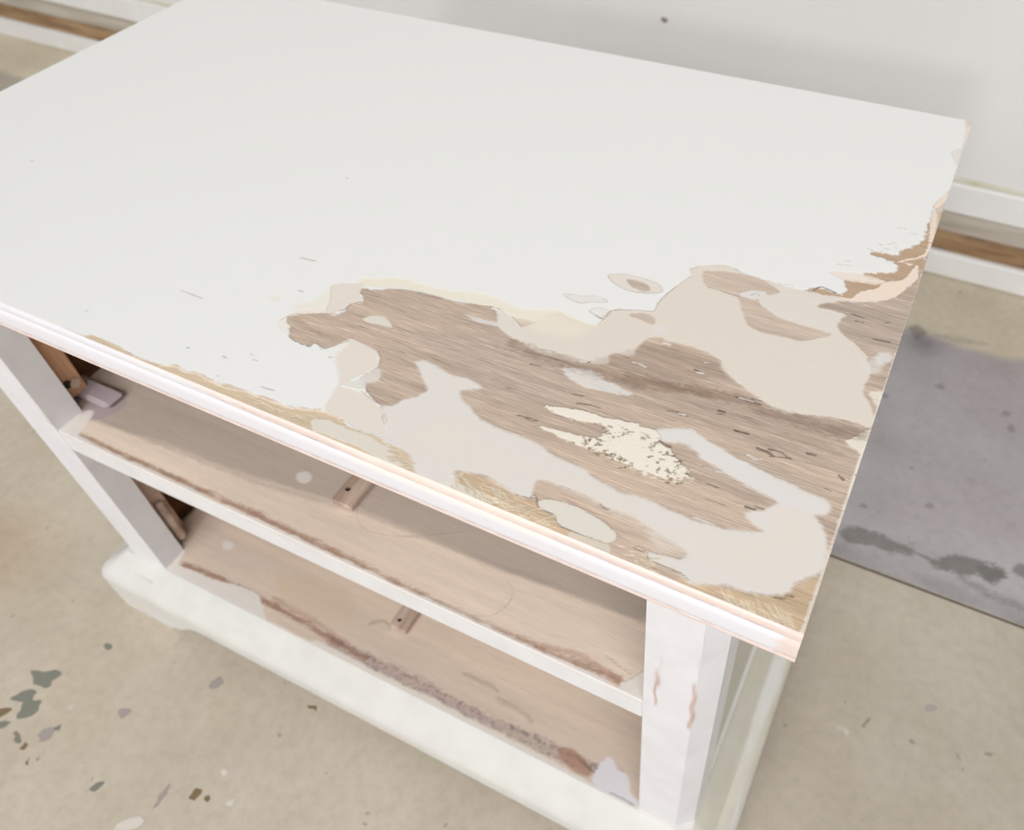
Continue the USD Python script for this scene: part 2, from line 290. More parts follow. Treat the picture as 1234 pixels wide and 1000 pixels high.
def grey_tint(x, y):
    """the grey-coated strip of slab: grey film with black damp blotches along its near edge and a bare tan border by the wall"""
    tan = np.ones((len(x), 3)) * np.array([1.08, 1.10, 1.06]); grey = np.ones((len(x), 3)) * (lin(176, 170, 172) / lin(204, 192, 174))
    far = sstep(-.6, -1.6, x)[:, None] * .85; grey = grey * (1 - far) + far * np.array([.84, .86, .87]); tan = tan * (1 + .12 * far)  # far left lightened: brighter light and haze put into the tint
    n = fbm(np.stack([x * 18, y * 18, 0 * x], -1), 4, 31) - .5
    edge = GREY_END + .02 * n * 2 + .02 * (noise(np.stack([x * 4, 0 * x, 0 * x], -1), 3) - .5) - .01
    k = sstep(-.012, .012, y - edge)[:, None]
    c = grey * (1 - k) + tan * k
    m = fbm(np.stack([x * 14, y * 30, 0 * x], -1), 4, 9)
    band = np.exp(-((y - .515 + .10 * (x - .42)) / .022) ** 2)
    damp = np.clip(sstep(.46, .62, m) * band * .8 * ((x < .35) | (x > .66)), 0, .6)[:, None]
    c = c * (1 - damp) + damp * c * np.array([.36, .38, .38])
    spot = np.exp(-(((x - .44) / .03) ** 2 + ((y - .90) / .03) ** 2))[:, None] * .55
    c = c * (1 - spot * .7)
    b = np.zeros(len(x)); apply_paint(x, y, DAMP_PAINT, {'damp': (lin(116, 110, 106) / lin(204, 192, 174), 0, None), 'damp2': (lin(104, 104, 100) / lin(204, 192, 174), 0, None)}, c, b)
    near = sstep(.49, .455, y)[:, None] * .35
    return c * (1 - near * (.4 + n[:, None] * 2).clip(0, 1)) * (1 + .16 * n[:, None])
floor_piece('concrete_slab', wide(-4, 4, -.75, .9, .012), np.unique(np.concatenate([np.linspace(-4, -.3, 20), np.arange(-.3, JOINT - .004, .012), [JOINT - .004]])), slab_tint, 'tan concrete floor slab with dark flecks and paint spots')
floor_piece('coated_concrete_strip', wide(-4, 4, .35, .85, .0025), np.concatenate([np.arange(JOINT + .001, .60, .0025), np.arange(.60, 1.12, .005)]), grey_tint, 'grey coated concrete strip with black damp stains along the wall')
obj('joint_filler', trimesh.creation.box(bounds=[[-4, JOINT - .004, -.06], [4, JOINT + .001, -.003]]), flat_look('joint_dirt', (96, 88, 80), .9), floor)
def chip(name, pts, mat, label=None, seed=0):
    """a dried splash of paint, a fraction of a millimetre thick"""
    P = np.array(pts, float); q = []
    for k in range(len(P)):
        for t in (0, .25, .5, .75):
            a, b, c, d = P[k - 1], P[k], P[(k + 1) % len(P)], P[(k + 2) % len(P)]
            q.append(.5 * (2 * b + (c - a) * t + (2 * a - 5 * b + 4 * c - d) * t * t + (3 * b - a - 3 * c + d) * t ** 3))
    q = np.array(q); q += (noise(np.c_[q * 260, np.full(len(q), seed)], seed)[:, None] - .5) * .004
    import shapely
    g = shapely.Polygon(q).buffer(0); g = max(getattr(g, 'geoms', [g]), key=lambda s: s.area)
    t = trimesh.creation.extrude_polygon(g, .0004, engine='earcut')
    return obj(name, t, mat, floor, label=label)
chip('paint_splash', [(-0.4235, -0.1135), (-0.4101, -0.1092), (-0.3954, -0.0992), (-0.386, -0.1017), (-0.3888, -0.1106), (-0.3886, -0.1207), (-0.4074, -0.1231)], chip_green, 'grey-green paint splash on the tan concrete, the further of two', 0)
chip('paint_splash', [(-0.4156, -0.1474), (-0.4114, -0.1354), (-0.3985, -0.1283), (-0.3913, -0.1379), (-0.3807, -0.1329), (-0.3752, -0.143), (-0.3787, -0.1536), (-0.3906, -0.1592), (-0.4006, -0.1458)], chip_green, 'ragged grey-green paint splash, the nearer of two', 1)
chip('paint_splash', [(-0.3489, -0.1641), (-0.3497, -0.1541), (-0.3393, -0.1493), (-0.3342, -0.1573), (-0.3396, -0.166)], chip_lilac, 'faint lilac paint splash', 2)
chip('paint_splash', [(-0.3699, -0.1808), (-0.378, -0.1709), (-0.3693, -0.1703), (-0.3625, -0.1774)], chip_green, None, 3)
chip('paint_splash', [(-0.4183, -0.1621), (-0.4059, -0.1556), (-0.4055, -0.1626), (-0.4101, -0.1683)], chip_brown, None, 4)
chip('paint_splash', [(-0.4049, -0.1723), (-0.3938, -0.166), (-0.3947, -0.1745), (-0.3986, -0.177)], chip_green, None, 5)
chip('paint_splash', [(-0.1469, -0.1336), (-0.1445, -0.1277), (-0.1365, -0.1287), (-0.1363, -0.138), (-0.1426, -0.1378)], chip_brown, 'round brown paint drop', 6)
chip('paint_splash', [(-0.1301, -0.1319), (-0.1244, -0.1261), (-0.1228, -0.1332)], chip_brown, None, 7)
chip('paint_splash', [(-0.2475, -0.1792), (-0.2492, -0.1721), (-0.2411, -0.1667), (-0.24, -0.1726), (-0.2435, -0.1789)], chip_green, None, 8)
chip('paint_splash', [(-0.1726, -0.1627), (-0.1752, -0.1484), (-0.1745, -0.137), (-0.1696, -0.1458), (-0.1692, -0.1581)], chip_lilac, None, 9)
chip('paint_splash', [(-0.2893, -0.1064), (-0.2879, -0.1004), (-0.276, -0.0967), (-0.2787, -0.1086)], chip_lilac, None, 10)
chip('paint_splash', [(-0.2104, -0.0386), (-0.2148, -0.0294), (-0.2094, -0.0212), (-0.2022, -0.031)], chip_lilac, None, 11)
chip('paint_splash', [(-0.37, -0.0531), (-0.3673, -0.0482), (-0.359, -0.0492), (-0.3612, -0.0558)], chip_green, None, 12)
chip('paint_splash', [(-0.1958, -0.1948), (-0.1903, -0.1847), (-0.1771, -0.174), (-0.171, -0.1816), (-0.1854, -0.1929)], chip_white, 'long white paint drip', 13)
chip('paint_splash', [(-0.3393, -0.1493), (-0.3366, -0.1431), (-0.3339, -0.1492)], chip_green, None, 14)
chip('paint_splash', [(-0.3559, -0.1804), (-0.3563, -0.1731), (-0.3511, -0.1802)], chip_brown, None, 15)
chip('paint_splash', [(-0.3373, -0.1917), (-0.3375, -0.1835), (-0.3344, -0.1904)], chip_brown, None, 16)
chip('paint_splash', [(-0.0928, -0.0048), (-0.0851, -0.0027), (-0.0796, -0.0073), (-0.0856, -0.0065)], chip_brown, None, 17)
chip('paint_splash', [(-0.1038, -0.1258), (-0.0995, -0.1197), (-0.0968, -0.1247)], chip_white, None, 18)
chip('paint_splash', [(-0.1333, -0.1032), (-0.1287, -0.0994), (-0.124, -0.1031), (-0.1291, -0.1055)], chip_white, None, 19)
chip('paint_splash', [(0.5526, 0.2944), (0.5577, 0.3014), (0.5676, 0.3022), (0.5644, 0.2949), (0.5574, 0.2929)], chip_lilac, None, 40)

# ------------------------------------------------------------------ the room: wall and trim
wall = xform('wall_back', (0, WALL, 0), kind='structure')
obj('drywall', box((-4, .012, .183), (4, .11, 2.6), .002), wall_look, wall)
obj('wall_stud_base', box((-4, .045, 0), (4, .11, .19), .002), inner_wood, wall)
ck = trimesh.creation.cylinder(.0055, 8, sections=10); ck.apply_transform(trimesh.transformations.rotation_matrix(math.pi / 2, [0, 1, 0])); ck.apply_translation((0, .013, .188))
ck = fine(ck, .05); ck.vertices += (fbm(ck.vertices * np.array([9, 60, 60]), 2, 4)[:, None] - .5) * np.array([0, .004, .004])
obj('caulk_bead', ck, caulk_look, wall, smooth=60, label='yellowed bead of caulk under the wall board')
bug = trimesh.creation.icosphere(3, .0062); bug.vertices *= (1, .45, .7); bug.vertices += (fbm(bug.vertices * 300, 3, 8)[:, None] - .5) * bug.vertices * .9; bug.apply_translation((-.118, .0115, .3615))
obj('wall_scab', bug, flat_look('grey_scab', (150, 144, 132)), wall, smooth=40, label='small dark chip stuck on the wall')
obj('trim_1', box((-4, WALL + .002, .131), (4, WALL + .03, .185), .003), trim_look, kind='structure')
obj('trim_2', box((-4, WALL + .016, .083), (4, WALL + .044, .1295), .002), sill_look, kind='structure')
sl = box((-4, WALL + .010, .048), (4, WALL + .040, .086), .003)
obj('trim_3', sl, sill_wood, kind='structure')
obj('baseboard_back', box((-4, WALL, .0005), (4, WALL + .03, .0495), .004), trim_look, kind='structure')

# ------------------------------------------------------------------ the dresser
TOP_PAINT = [
('f','yellow',"626 1208 899 1324 970 1316 1237 1350 1442 1404 1616 1399 1734 1378 1955 1463 2200 1444 2236 1444 2284 1346 2287 1267 1896 1199 1652 1303 1423 1296 1279 1269 1016 1250 954 1245 679 1153",5,1,0.9,0),
('f','yellow',"388 827 463 884 484 1001 499 1055 668 871 510 785 426 769",7,1,0.6,0),
('f','yellow',"167 803 200 834 253 827 269 795 230 786",2,0.5,0.5,0),
('f','rim',"390 649 423 752 442 784 677 861 677 831 470 737 426 681",1.2,0.5,0.6,0),
('f','rim',"394 644 422 599 519 573 561 563 509 624 440 665",1,0.4,0.35,0),
('f','wood',"422 686 466 742 601 814 690 844 718 894 709 965 767 1022 680 1113 774 1148 924 1224 1040 1250 1053 1244 1217 1264 1359 1278 1472 1304 1581 1316 1655 1283 2020 1340 2274 1426 2284 1611 2519 1703 2526 1825 2558 1962 2620 2133 2625 2224 2690 2268 2799 2325 2960 2292 3097 2290 3175 2287 3325 2292 3382 2357 3530 2362 3654 2358 3616 2318 3733 2363 3873 2464 3946 2636 3982 2731 3962 2834 3997 2999 4010 3107 4008 3391 3992 3571 4051 3635 4195 3641 4091 2687 3999 -13 3043 -78 2362 -46 2178 -25 2118 56 2112 134 2066 102 1838 79 1544 229 1255 404 1183 446 1175 497 947 657 916 683 832 570 739 576 712 542 557 562 509 624",0.7,1.6,1,0.5),
('f','wood3',"2470 241 2754 273 2915 241 3034 258 3276 197 3356 164 3249 80 3112 51 2938 94 2733 185 2545 137",3,1,0.7,0),
('f','wood3',"1832 570 2280 599 2639 554 2857 527 3173 550 3386 609 3564 551 3640 643 3663 430 3430 377 3088 373 2668 399 2661 426 2140 478",4,1,0.65,0),
('f','wood3',"3550 959 3831 1014 3990 1109 4020 860 3895 773 3701 822",6,1,0.5,0),
('f','grey',"3459 2217 3892 2458 4033 2754 4035 2275 4030 1999 3830 1907 3666 2050",6,1.5,0.55,0),
('f','grey',"1253 907 1655 1090 1938 1054 2393 1053 2361 788 2809 842 3036 890 2814 810 2292 745 1785 645 1655 767",8,2,0.4,0),
('f','tan2',"3430 36 3604 68 3819 128 3975 297 3990 120 3996 -14 3603 11 3378 -13",4,1.5,0.8,0),
('f','tan2',"2066 123 2319 139 2542 133 2671 79 2882 39 3012 -15 2679 -28 2145 28",3,1.5,0.7,0),
('f','ochre',"-877 8 -780 14 -650 22 -581 48 -380 45 -284 34 -181 27 -15 37 99 73 167 62 251 80 347 73 442 67 514 84 593 86 636 90 720 92 795 102 874 96 961 104 1042 129 1123 155 1260 159 1349 122 1461 128 1544 133 1640 111 1697 121 1799 83 1919 14 2148 -117 1345 -19 1274 -79 534 -54 151 -67 -738 -21 -843 -19",0.6,0.8,1,0.6),
('s','rim',"2 32 104 68 174 55 258 73 356 65 460 60 601 77 641 85 725 86 867 93 967 97 1129 148 1267 151",2.2,1,0.75,0),
('f','filler2',"1126 77 1214 117 1317 113 1362 105 1470 116 1652 95 1583 123 1685 73 1854 4 1997 -21 1875 -27 1581 20 1384 27 1252 21 1188 14",1.2,1,0.9,0),
('f','filler2',"1957 11 2075 75 2127 49 2242 53 2350 16 2281 3 2077 -3 2003 3",1.6,1.2,0.85,0),
('f','filler2',"2802 50 2901 41 2988 55 3018 24 3003 -9 2866 -28 2803 -13",2,1,0.6,0),
('f','filler',"486 1057 513 1096 577 1135 660 1163 696 1082 753 1018 707 967 701 916 673 866 619 834 564 945",0.8,0.4,1,0.25),
('f','filler',"904 699 1023 698 1132 680 1187 632 1205 561 1167 480 1110 366 1252 369 1399 334 1411 330 1486 271 1559 179 1514 138 1425 128 1327 140 1258 166 1280 159 1148 174 1097 301 1077 379 988 465 1022 452 891 510 851 545 883 628",1.2,0.6,1,0),
('f','white',"836 565 923 673 930 541 1051 414 1100 287 1076 204 898 319 796 480",6,1,0.9,0),
('s','white',"1158 645 1202 599 1201 560 1171 488 1113 370",1.6,0.6,0.9,0),
('s','white',"1118 363 1255 364 1402 329 1418 327",1.6,0.6,0.9,0),
('s','outline',"1110 366 1120 380 1135 415",0.9,0.4,0.6,0),
('s','outline',"1133 687 1185 644 1206 601",1.2,0.6,0.7,0),
('s','outline',"1248 373 1331 344 1420 331",1.2,0.6,0.6,0),
('s','outline',"1432 328 1476 289 1474 265 1524 219",1,0.5,0.5,0),
('f','filler2',"1245 391 1114 361 1150 422 1196 455 1247 416",1.5,0.6,0.8,0),
('f','chalk',"1175 484 1224 570 1281 507 1240 438 1164 403",2.5,1,0.7,0),
('f','filler3',"1398 702 1408 713 1432 737 1504 737 1595 721 1656 704 1766 716 1869 691 1842 658 1777 622 1830 561 1888 541 1990 483 2148 465 2264 468 2378 455 2517 423 2665 418 2768 378 2915 362 3018 370 3078 373 3177 362 3308 362 3386 365 3332 376 3433 369 3504 379 3655 433 3603 457 3545 509 3621 562 3674 630 3629 652 3517 669 3378 700 3227 739 3161 783 3091 794 3003 764 2945 792 2921 820 2999 856 3096 906 3182 879 3300 847 3501 803 3588 790 3761 774 3891 761 3751 772 3872 765 3925 732 3927 671 3874 638 3919 594 3968 517 3990 423 3982 335 3899 243 3868 160 3804 123 3716 97 3611 80 3566 67 3478 35 3424 26 3441 22 3373 48 3297 55 3231 54 3190 78 3207 93 3281 112 3349 126 3358 169 3276 197 3152 220 3021 252 2917 237 2885 237 2844 256 2758 265 2613 257 2497 253 2497 193 2512 151 2536 145 2505 126 2425 118 2308 143 2216 152 2112 134 2068 119 2065 91 2008 14 1887 9 1799 83 1697 121 1576 131 1515 137 1554 182 1488 272 1418 327 1485 364 1504 421 1566 473 1594 547 1568 563 1483 637 1415 684",3.2,1,1,0.06),
('f','filler',"3034 221 3384 301 3663 430 3679 613 3865 633 3930 500 3939 366 3847 206 3661 136 3441 151 3224 138 2989 323 2735 343 2340 281 2337 137 2133 186 1776 115 1718 308 1883 430 2113 356",6,2,0.55,0),
('f','chalk',"2930 819 3098 902 3303 838 3504 794 3687 733 3865 737 3909 682 3791 636 3555 672 3429 708 3241 745 3105 800 2999 773",4,1.5,0.8,0),
('f','filler4',"1606 1327 1668 1311 1813 1239 1894 1312 1964 1445 2209 1426 2257 1461 2273 1511 2274 1592 2282 1617 2398 1667 2517 1709 2523 1764 2523 1832 2556 1969 2580 2058 2618 2139 2579 2211 2657 2274 2793 2342 2872 2317 2955 2306 3092 2304 3173 2293 3323 2299 3447 2325 3654 2358 3616 2318 3513 2256 3467 2190 3630 2191 3619 2057 3730 1969 3836 1884 3896 1745 3893 1583 3940 1520 3998 1408 3984 1328 3906 1326 3798 1316 3701 1289 3575 1248 3504 1238 3394 1270 3226 1339 3094 1416 3084 1430 3057 1482 2939 1507 2796 1496 2890 1514 2711 1500 2657 1516 2590 1472 2565 1379 2564 1298 2442 1256 2452 1175 2337 1122 2280 1103 2321 1097 2110 1079 1907 1108 1732 1167 1688 1189 1656 1225 1657 1276",2.4,1.1,1,0.08),
('f','yellow',"1627 1381 1760 1367 1964 1445 2215 1415 2239 1438 2180 1299 2009 1249 1864 1255 1751 1275",10,1,0.6,0),
('f','filler2',"1627 1292 1668 1311 1816 1233 1917 1126 1835 1130 1724 1163 1664 1221",2,0.5,0.8,0),
('f','filler3',"3091 2102 3198 2212 3372 2260 3465 2227 3455 2163 3602 2085 3582 1991 3402 1994 3267 1990 3178 2037",5,1,0.8,0),
('s','cream',"1468 1310 1576 1343 1658 1328 1736 1283 1815 1236",1.3,0.6,0.9,0),
('s','outline',"1045 1240 1139 1248 1226 1257",1.8,0.8,0.75,0),
('s','outline',"1237 1250 1303 1265 1371 1277 1464 1300 1576 1325 1621 1319",0.8,0.5,0.6,0),
('s','outline',"680 1113 776 1146 926 1220 1043 1247 1198 1263",0.9,0.6,0.5,0),
('s','outline',"394 651 424 724 474 746 601 814 706 852",0.8,0.5,0.55,0),
('s','outline',"683 881 711 903 709 965 763 1012",1.6,0.9,0.6,0),
('s','outline',"509 624 569 553 712 542 739 576 816 563 834 580 916 683",1,0.7,0.45,0),
('s','outline',"2273 1511 2278 1604 2398 1667 2521 1711 2524 1772 2523 1832 2557 1966 2612 2129",0.9,0.45,0.65,0),
('s','outline',"2583 2203 2641 2262 2797 2332 2905 2308 3095 2297 3262 2315",0.8,0.5,0.4,0),
('s','outline',"2670 2213 2790 2267 2882 2289 3018 2294 3125 2264 3194 2225",1.2,0.7,0.5,0),
('s','outline',"3575 1248 3701 1288 3798 1314 3907 1323 3990 1320",1.1,0.8,0.45,0),
('f','filler',"2112 1911 2191 1966 2338 1981 2446 1966 2496 1926 2480 1888 2343 1834 2215 1846",0.5,0.3,0.9,0.55),
('f','wood',"2240 1937 2364 1945 2424 1901 2398 1869 2348 1867 2277 1890",1.5,0.8,0.8,0),
('f','filler3',"1928 1623 2039 1658 2134 1693 2217 1670 2117 1625 2062 1592 1976 1599",0.5,0.3,0.6,0.5),
('f','filler3',"2156 1545 2185 1588 2229 1601 2274 1592 2261 1535 2253 1509 2206 1524",0.5,0.3,0.4,0.6),
('s','outline',"2206 1524 2251 1515 2268 1509 2255 1464",1,0.5,0.7,0),
('f','wood',"2399 1619 2441 1657 2492 1676 2564 1655 2570 1596 2462 1611",2,0.8,0.65,0),
('f','chalk',"2569 1588 2670 1620 2647 1539 2607 1521",4,1,0.6,0),
('f','wood2',"2673 2219 2757 2249 2862 2288 3007 2298 3122 2271 3194 2225 3152 2176 3077 2172 2973 2110 3078 2112 3137 2048 3267 1990 3406 1982 3539 1986 3600 1974 3544 1905 3447 1840 3377 1836 3194 1815 3098 1856 3018 1979 2962 2059 2809 2082 2740 2082",1.8,1,0.9,0),
('f','chalk',"2966 2104 3023 2163 3119 2191 3095 2119 3067 2088 2991 2087",1,0.8,0.9,0),
('s','outline',"2761 2079 2839 2080 2974 2080",1,0.8,0.5,0),
('s','crack',"3038 2116 3065 2151 3090 2132",1.2,0.7,0.5,0),
('f','filler2',"870 886 893 929 963 954 1028 940 1083 897 992 884 913 873",0.8,0.6,0.95,0),
('f','chalk',"2235 1024 2383 1085 2515 1044 2690 1017 2666 991 2476 953 2354 958",2,1.6,0.85,0),
('f','filler2',"2284 1003 2393 1053 2444 951 2345 956",2.5,1.5,0.6,0),
('f','chalk',"1436 1191 1556 1201 1666 1208 1691 1184 1546 1168",1.6,1,0.8,0),
('f','filler2',"2558 128 2598 161 2735 182 2835 176 2942 151 3008 118 3017 90 2988 55 2899 45 2806 42 2725 46 2676 83 2581 101",0.7,0.5,1,0.4),
('s','crack',"2511 136 2525 157 2554 127 2574 98 2669 89 2695 64 2733 45 2806 42 2907 46",0.9,0.5,0.6,0),
('s','crack',"2434 117 2505 126 2541 143 2551 118",1.1,0.5,0.6,0),
('s','crack',"2858 243 2887 233 2910 234",1.1,0.5,0.6,0),
('s','outline',"2805 171 2862 169 2952 146 2976 130",0.9,0.6,0.5,0),
('s','crack',"3112 85 3141 104 3187 86 3206 60 3262 51 3372 52 3431 30",0.9,0.5,0.6,0),
('s','outline',"3188 84 3240 103 3350 125",1,0.6,0.55,0),
('s','crack',"3124 83 3165 84 3176 94",1,0.6,0.6,0),
('f','cream',"2274 719 2364 748 2485 774 2632 784 2818 823 2832 807 2923 815 2971 760 3018 728 3082 693 3169 640 3188 602 3107 535 3003 532 2899 526 2764 547 2641 554 2586 561 2639 554 2519 552 2411 558 2308 558 2344 581 2495 599 2614 623 2676 691 2642 726 2561 711 2444 697 2318 697",0.6,1.6,1,0.35),
('f','crumb',"2578 612 2653 636 2798 584 2926 558 2978 667 3061 705 3176 663 3216 600 3143 506 3010 515 2897 494 2763 515 2627 548",2,1,0.95,0),
('f','crumb',"2652 747 2772 768 2885 765 2975 751 2964 660 2865 657 2750 648 2662 618",3,1,0.7,0),
('f','crumblight',"3006 679 3131 653 3220 632 3216 560 3132 531 2962 514",2,1,0.9,0),
('f','brown',"4014 3619 3940 3360 3950 3203 3912 3098 3837 2995 3813 2925 3721 2909 3650 2885 3648 2850 3738 2832 3815 2825 3840 2795 3835 2728 3664 2659 3652 2629 3687 2597 3786 2611 3722 2566 3566 2519 3558 2476 3589 2427 3550 2364 3408 2369 3389 2337 3459 2322 3636 2349 3715 2363 3867 2492 3954 2687 3985 2960 4000 3137 3995 3496",0.6,2.2,1,0.2),
('f','rim',"3434 2555 3509 2594 3653 2626 3746 2624 3793 2582 3707 2551 3547 2518",1,1,0.8,0),
('f','peach',"3957 3517 3963 3371 3972 3213 3974 3019 3930 2952 3858 2890 3813 2833 3864 2862 3904 2849 3943 2862 3919 2750 3893 2674 3789 2599 3767 2531 3662 2430 3634 2356 3557 2336 3624 2322 3733 2363 3873 2464 3946 2636 3980 2730 3967 2836 3947 2868 3862 2868 3943 2933 3988 2995 3999 3172 4004 3389 3989 3531",0.5,0.7,1,0.15),
('s','brown',"3990 2987 3918 2921 3856 2852",1,0.5,0.6,0),
('f','brown',"3949 4933 3977 4970 4015 4937 4041 4541 4040 4337 4025 4157 4015 3963 3989 3809 3936 3589 3937 3419 3947 3153 4044 3197 4041 3559 4033 3849 4035 4161 4037 4426 4045 4731 4029 4918",0.6,2,0.55,0.2),
('f','peach',"3966 4891 3998 4905 4018 4695 4022 4487 4026 4222 4025 4030 4015 3901 3998 3694 3958 3580 3982 3440 4000 3177 3973 3165 3936 3589 3995 3832 4005 4021 4003 4366 3990 4589",0.5,1,0.9,0.3),
('f','white',"3970 3922 4032 3981 4047 3957 3988 3879",0.8,0.4,0.9,0),
('f','filler3',"3932 4379 3987 4471 4013 4370 4003 4233",0.5,0.4,0.8,0.4),
('s','brown',"3508 2715 3535 2720",1.6,1.2,0.45,0),
('s','brown',"3473 2663 3545 2679",1.6,1.2,0.45,0),
('s','brown',"3674 2991 3694 2991",1.6,1.2,0.45,0),
('s','brown',"3604 2916 3690 2878",1.6,1.2,0.45,0),
('s','brown',"3727 3014 3768 3050",1.6,1.2,0.45,0),
('s','brown',"3750 3229 3806 3245",1.6,1.2,0.45,0),
('s','brown',"3834 3204 3890 3211",1.6,1.2,0.45,0),
('s','brown',"3826 2999 3817 2952",1.6,1.2,0.45,0),
('s','brown',"3776 3011 3790 2991",1.6,1.2,0.45,0),
('s','brown',"3720 2959 3749 2955",1.6,1.2,0.45,0),
('f','cream',"3897 1173 3930 1231 3997 1306 4007 1180 3991 1120 3967 1140",1.5,1.2,0.85,0),
('f','cream',"3924 1591 3993 1623 3995 1505 3959 1541",1.5,1.5,0.7,0),
('f','cream',"3983 1105 4001 1124 4000 880 4002 813 3987 844",1.2,0.6,0.7,0),
('f','chalk',"3902 1927 3962 1961 3989 1914 3954 1846 3906 1837",4,1,0.8,0),
('f','chalk',"3830 1778 3882 1880 3941 1880 3951 1795 3891 1730",5,1,0.6,0),
('s','cream',"4003 2786 4009 2266 4000 1695 3997 1251 3994 754 3993 316 3990 -8",3.4,1,0.6,0),
('s','dark',"1858 1072 2123 1072 2383 1074 2368 1078 2605 1105 2901 1147 3002 1190 3360 1228 3415 1204 3739 1210 3960 1267",14,9,0.5,0),
('s','dark',"2605 1105 2895 1163 2841 1153 3088 1193",8,5,0.45,0),
('s','dark',"1938 1054 2160 1076 2383 1074",2,1.2,0.5,0),
('f','dark',"2570 1368 2715 1488 2895 1502 3038 1460 3150 1346 3082 1340 2880 1199 2531 1166 2362 1128",7,2.5,0.28,0),
('s','dark',"463 705 722 665 892 686",5,5,0.35,0),
('s','crack',"3471 934 3529 928 3572 916",3,0.8,0.7,0),
('s','crack',"3528 954 3591 957 3660 936",2.4,0.8,0.7,0),
('s','crack',"3551 907 3608 927 3651 937",2,0.8,0.7,0),
('s','crack',"3723 1012 3768 1017",3.4,0.8,0.7,0),
('s','crack',"3319 1000 3352 999 3398 1007",2.4,0.8,0.7,0),
('s','crack',"3184 1098 3220 1103",2,0.8,0.7,0),
('s','crack',"3191 1078 3224 1081",2.4,0.8,0.7,0),
('s','crack',"3244 1237 3321 1237 3391 1239",2,0.8,0.7,0),
('s','crack',"3328 1264 3387 1267",1.4,0.8,0.7,0),
('s','crack',"2929 984 2986 992",2.2,0.8,0.7,0),
('s','crack',"2992 978 3048 986",1.2,0.8,0.7,0),
('s','crack',"3190 1103 3224 1102",2,0.8,0.7,0),
('s','crack',"3319 1000 3397 1009",2.4,0.8,0.7,0),
('s','crack',"3919 937 3946 919",2.6,0.8,0.7,0),
('s','crack',"3873 826 3905 821",1.6,0.8,0.7,0),
('s','crack',"3993 971 4017 979",1.6,0.8,0.7,0),
('s','crack',"2166 593 2224 602 2288 603",1.2,0.8,0.7,0),
('s','crack',"2220 594 2259 589 2290 606",1.2,0.8,0.7,0),
('s','crack',"2375 866 2442 879",1.2,0.8,0.7,0),
('s','crack',"2437 817 2518 836 2571 837",2,0.8,0.7,0),
('s','crack',"2034 979 2102 987",1.4,0.8,0.7,0),
('s','crack',"2007 753 2068 762",1.3,0.8,0.7,0),
('s','crack',"3245 690 3316 692",1.8,0.8,0.7,0),
('s','crack',"2975 751 3037 742",3,0.8,0.7,0),
('s','crack',"3537 543 3588 547",2.2,0.8,0.7,0),
('s','crack',"3581 568 3626 569",1.5,0.8,0.7,0),
('s','crack',"3820 117 3870 132",1.6,0.8,0.7,0),
('s','crack',"3865 150 3903 159",1.2,0.8,0.7,0),
('s','crack',"3309 598 3372 597",1.3,0.8,0.7,0),
('s','crack',"3850 2044 3943 2052",2.4,0.8,0.7,0),
('s','crack',"3670 2210 3752 2203",1.6,0.8,0.7,0),
('s','crack',"3710 2156 3761 2164",1.4,0.8,0.7,0),
('s','crack',"3873 2215 3906 2223",1.2,0.8,0.7,0),
('s','crack',"2344 1126 2355 1143",1.6,0.8,0.7,0),
('s','crack',"2948 1342 2985 1340",1.6,0.8,0.7,0),
('s','crack',"3390 2329 3432 2380 3530 2362",1.8,0.8,0.7,0),
('s','chalk',"3438 865 3480 858 3516 869",2.4,0.7,0.9,0),
('s','chalk',"3261 1239 3344 1242",1.2,0.7,0.9,0),
('s','chalk',"2591 1248 2621 1252 2676 1242",2.6,0.7,0.9,0),
('s','chalk',"2692 1477 2738 1478",2.2,0.7,0.9,0),
('s','chalk',"2980 1422 3003 1433",2,0.7,0.9,0),
('s','chalk',"2971 1328 3005 1334",1.8,0.7,0.9,0),
('s','chalk',"3437 867 3480 866",2,0.7,0.9,0),
('s','chalk',"2990 982 3030 989",1.5,0.7,0.9,0),
('s','chalk',"3534 1629 3599 1658",1.8,0.7,0.9,0),
('s','chalk',"3491 2164 3642 2175",1.6,0.7,0.9,0),
('s','chalk',"3319 371 3430 377",1.4,0.7,0.9,0),
('s','chalk',"3254 689 3355 695",1.4,0.7,0.9,0),
('s','speck',"299 253 328 250",1.6,1.1,0.42,0),
('s','speck',"438 339 466 337",1.6,1.1,0.42,0),
('s','speck',"487 307 519 314",1.6,1.1,0.42,0),
('s','speck',"39 221 54 220",1.6,1.1,0.42,0),
('s','speck',"-237 2144 -224 2138",1.6,1.1,0.42,0),
('s','speck',"90 1213 208 1226",1.6,1.1,0.42,0),
('s','speck',"-399 607 -217 607",1.6,1.1,0.42,0),
('s','speck',"-2730 1306 -2713 1301",1.6,1.1,0.42,0),
('s','speck',"-818 192 -814 202",1.6,1.1,0.42,0),
('s','speck',"384 115 398 114",1.6,1.1,0.42,0),
('s','speck',"691 152 776 162",1.6,1.1,0.42,0),
('s','speck',"314 930 344 934",1.6,1.1,0.42,0),
('s','speck',"898 518 907 522",1.6,1.1,0.42,0)]

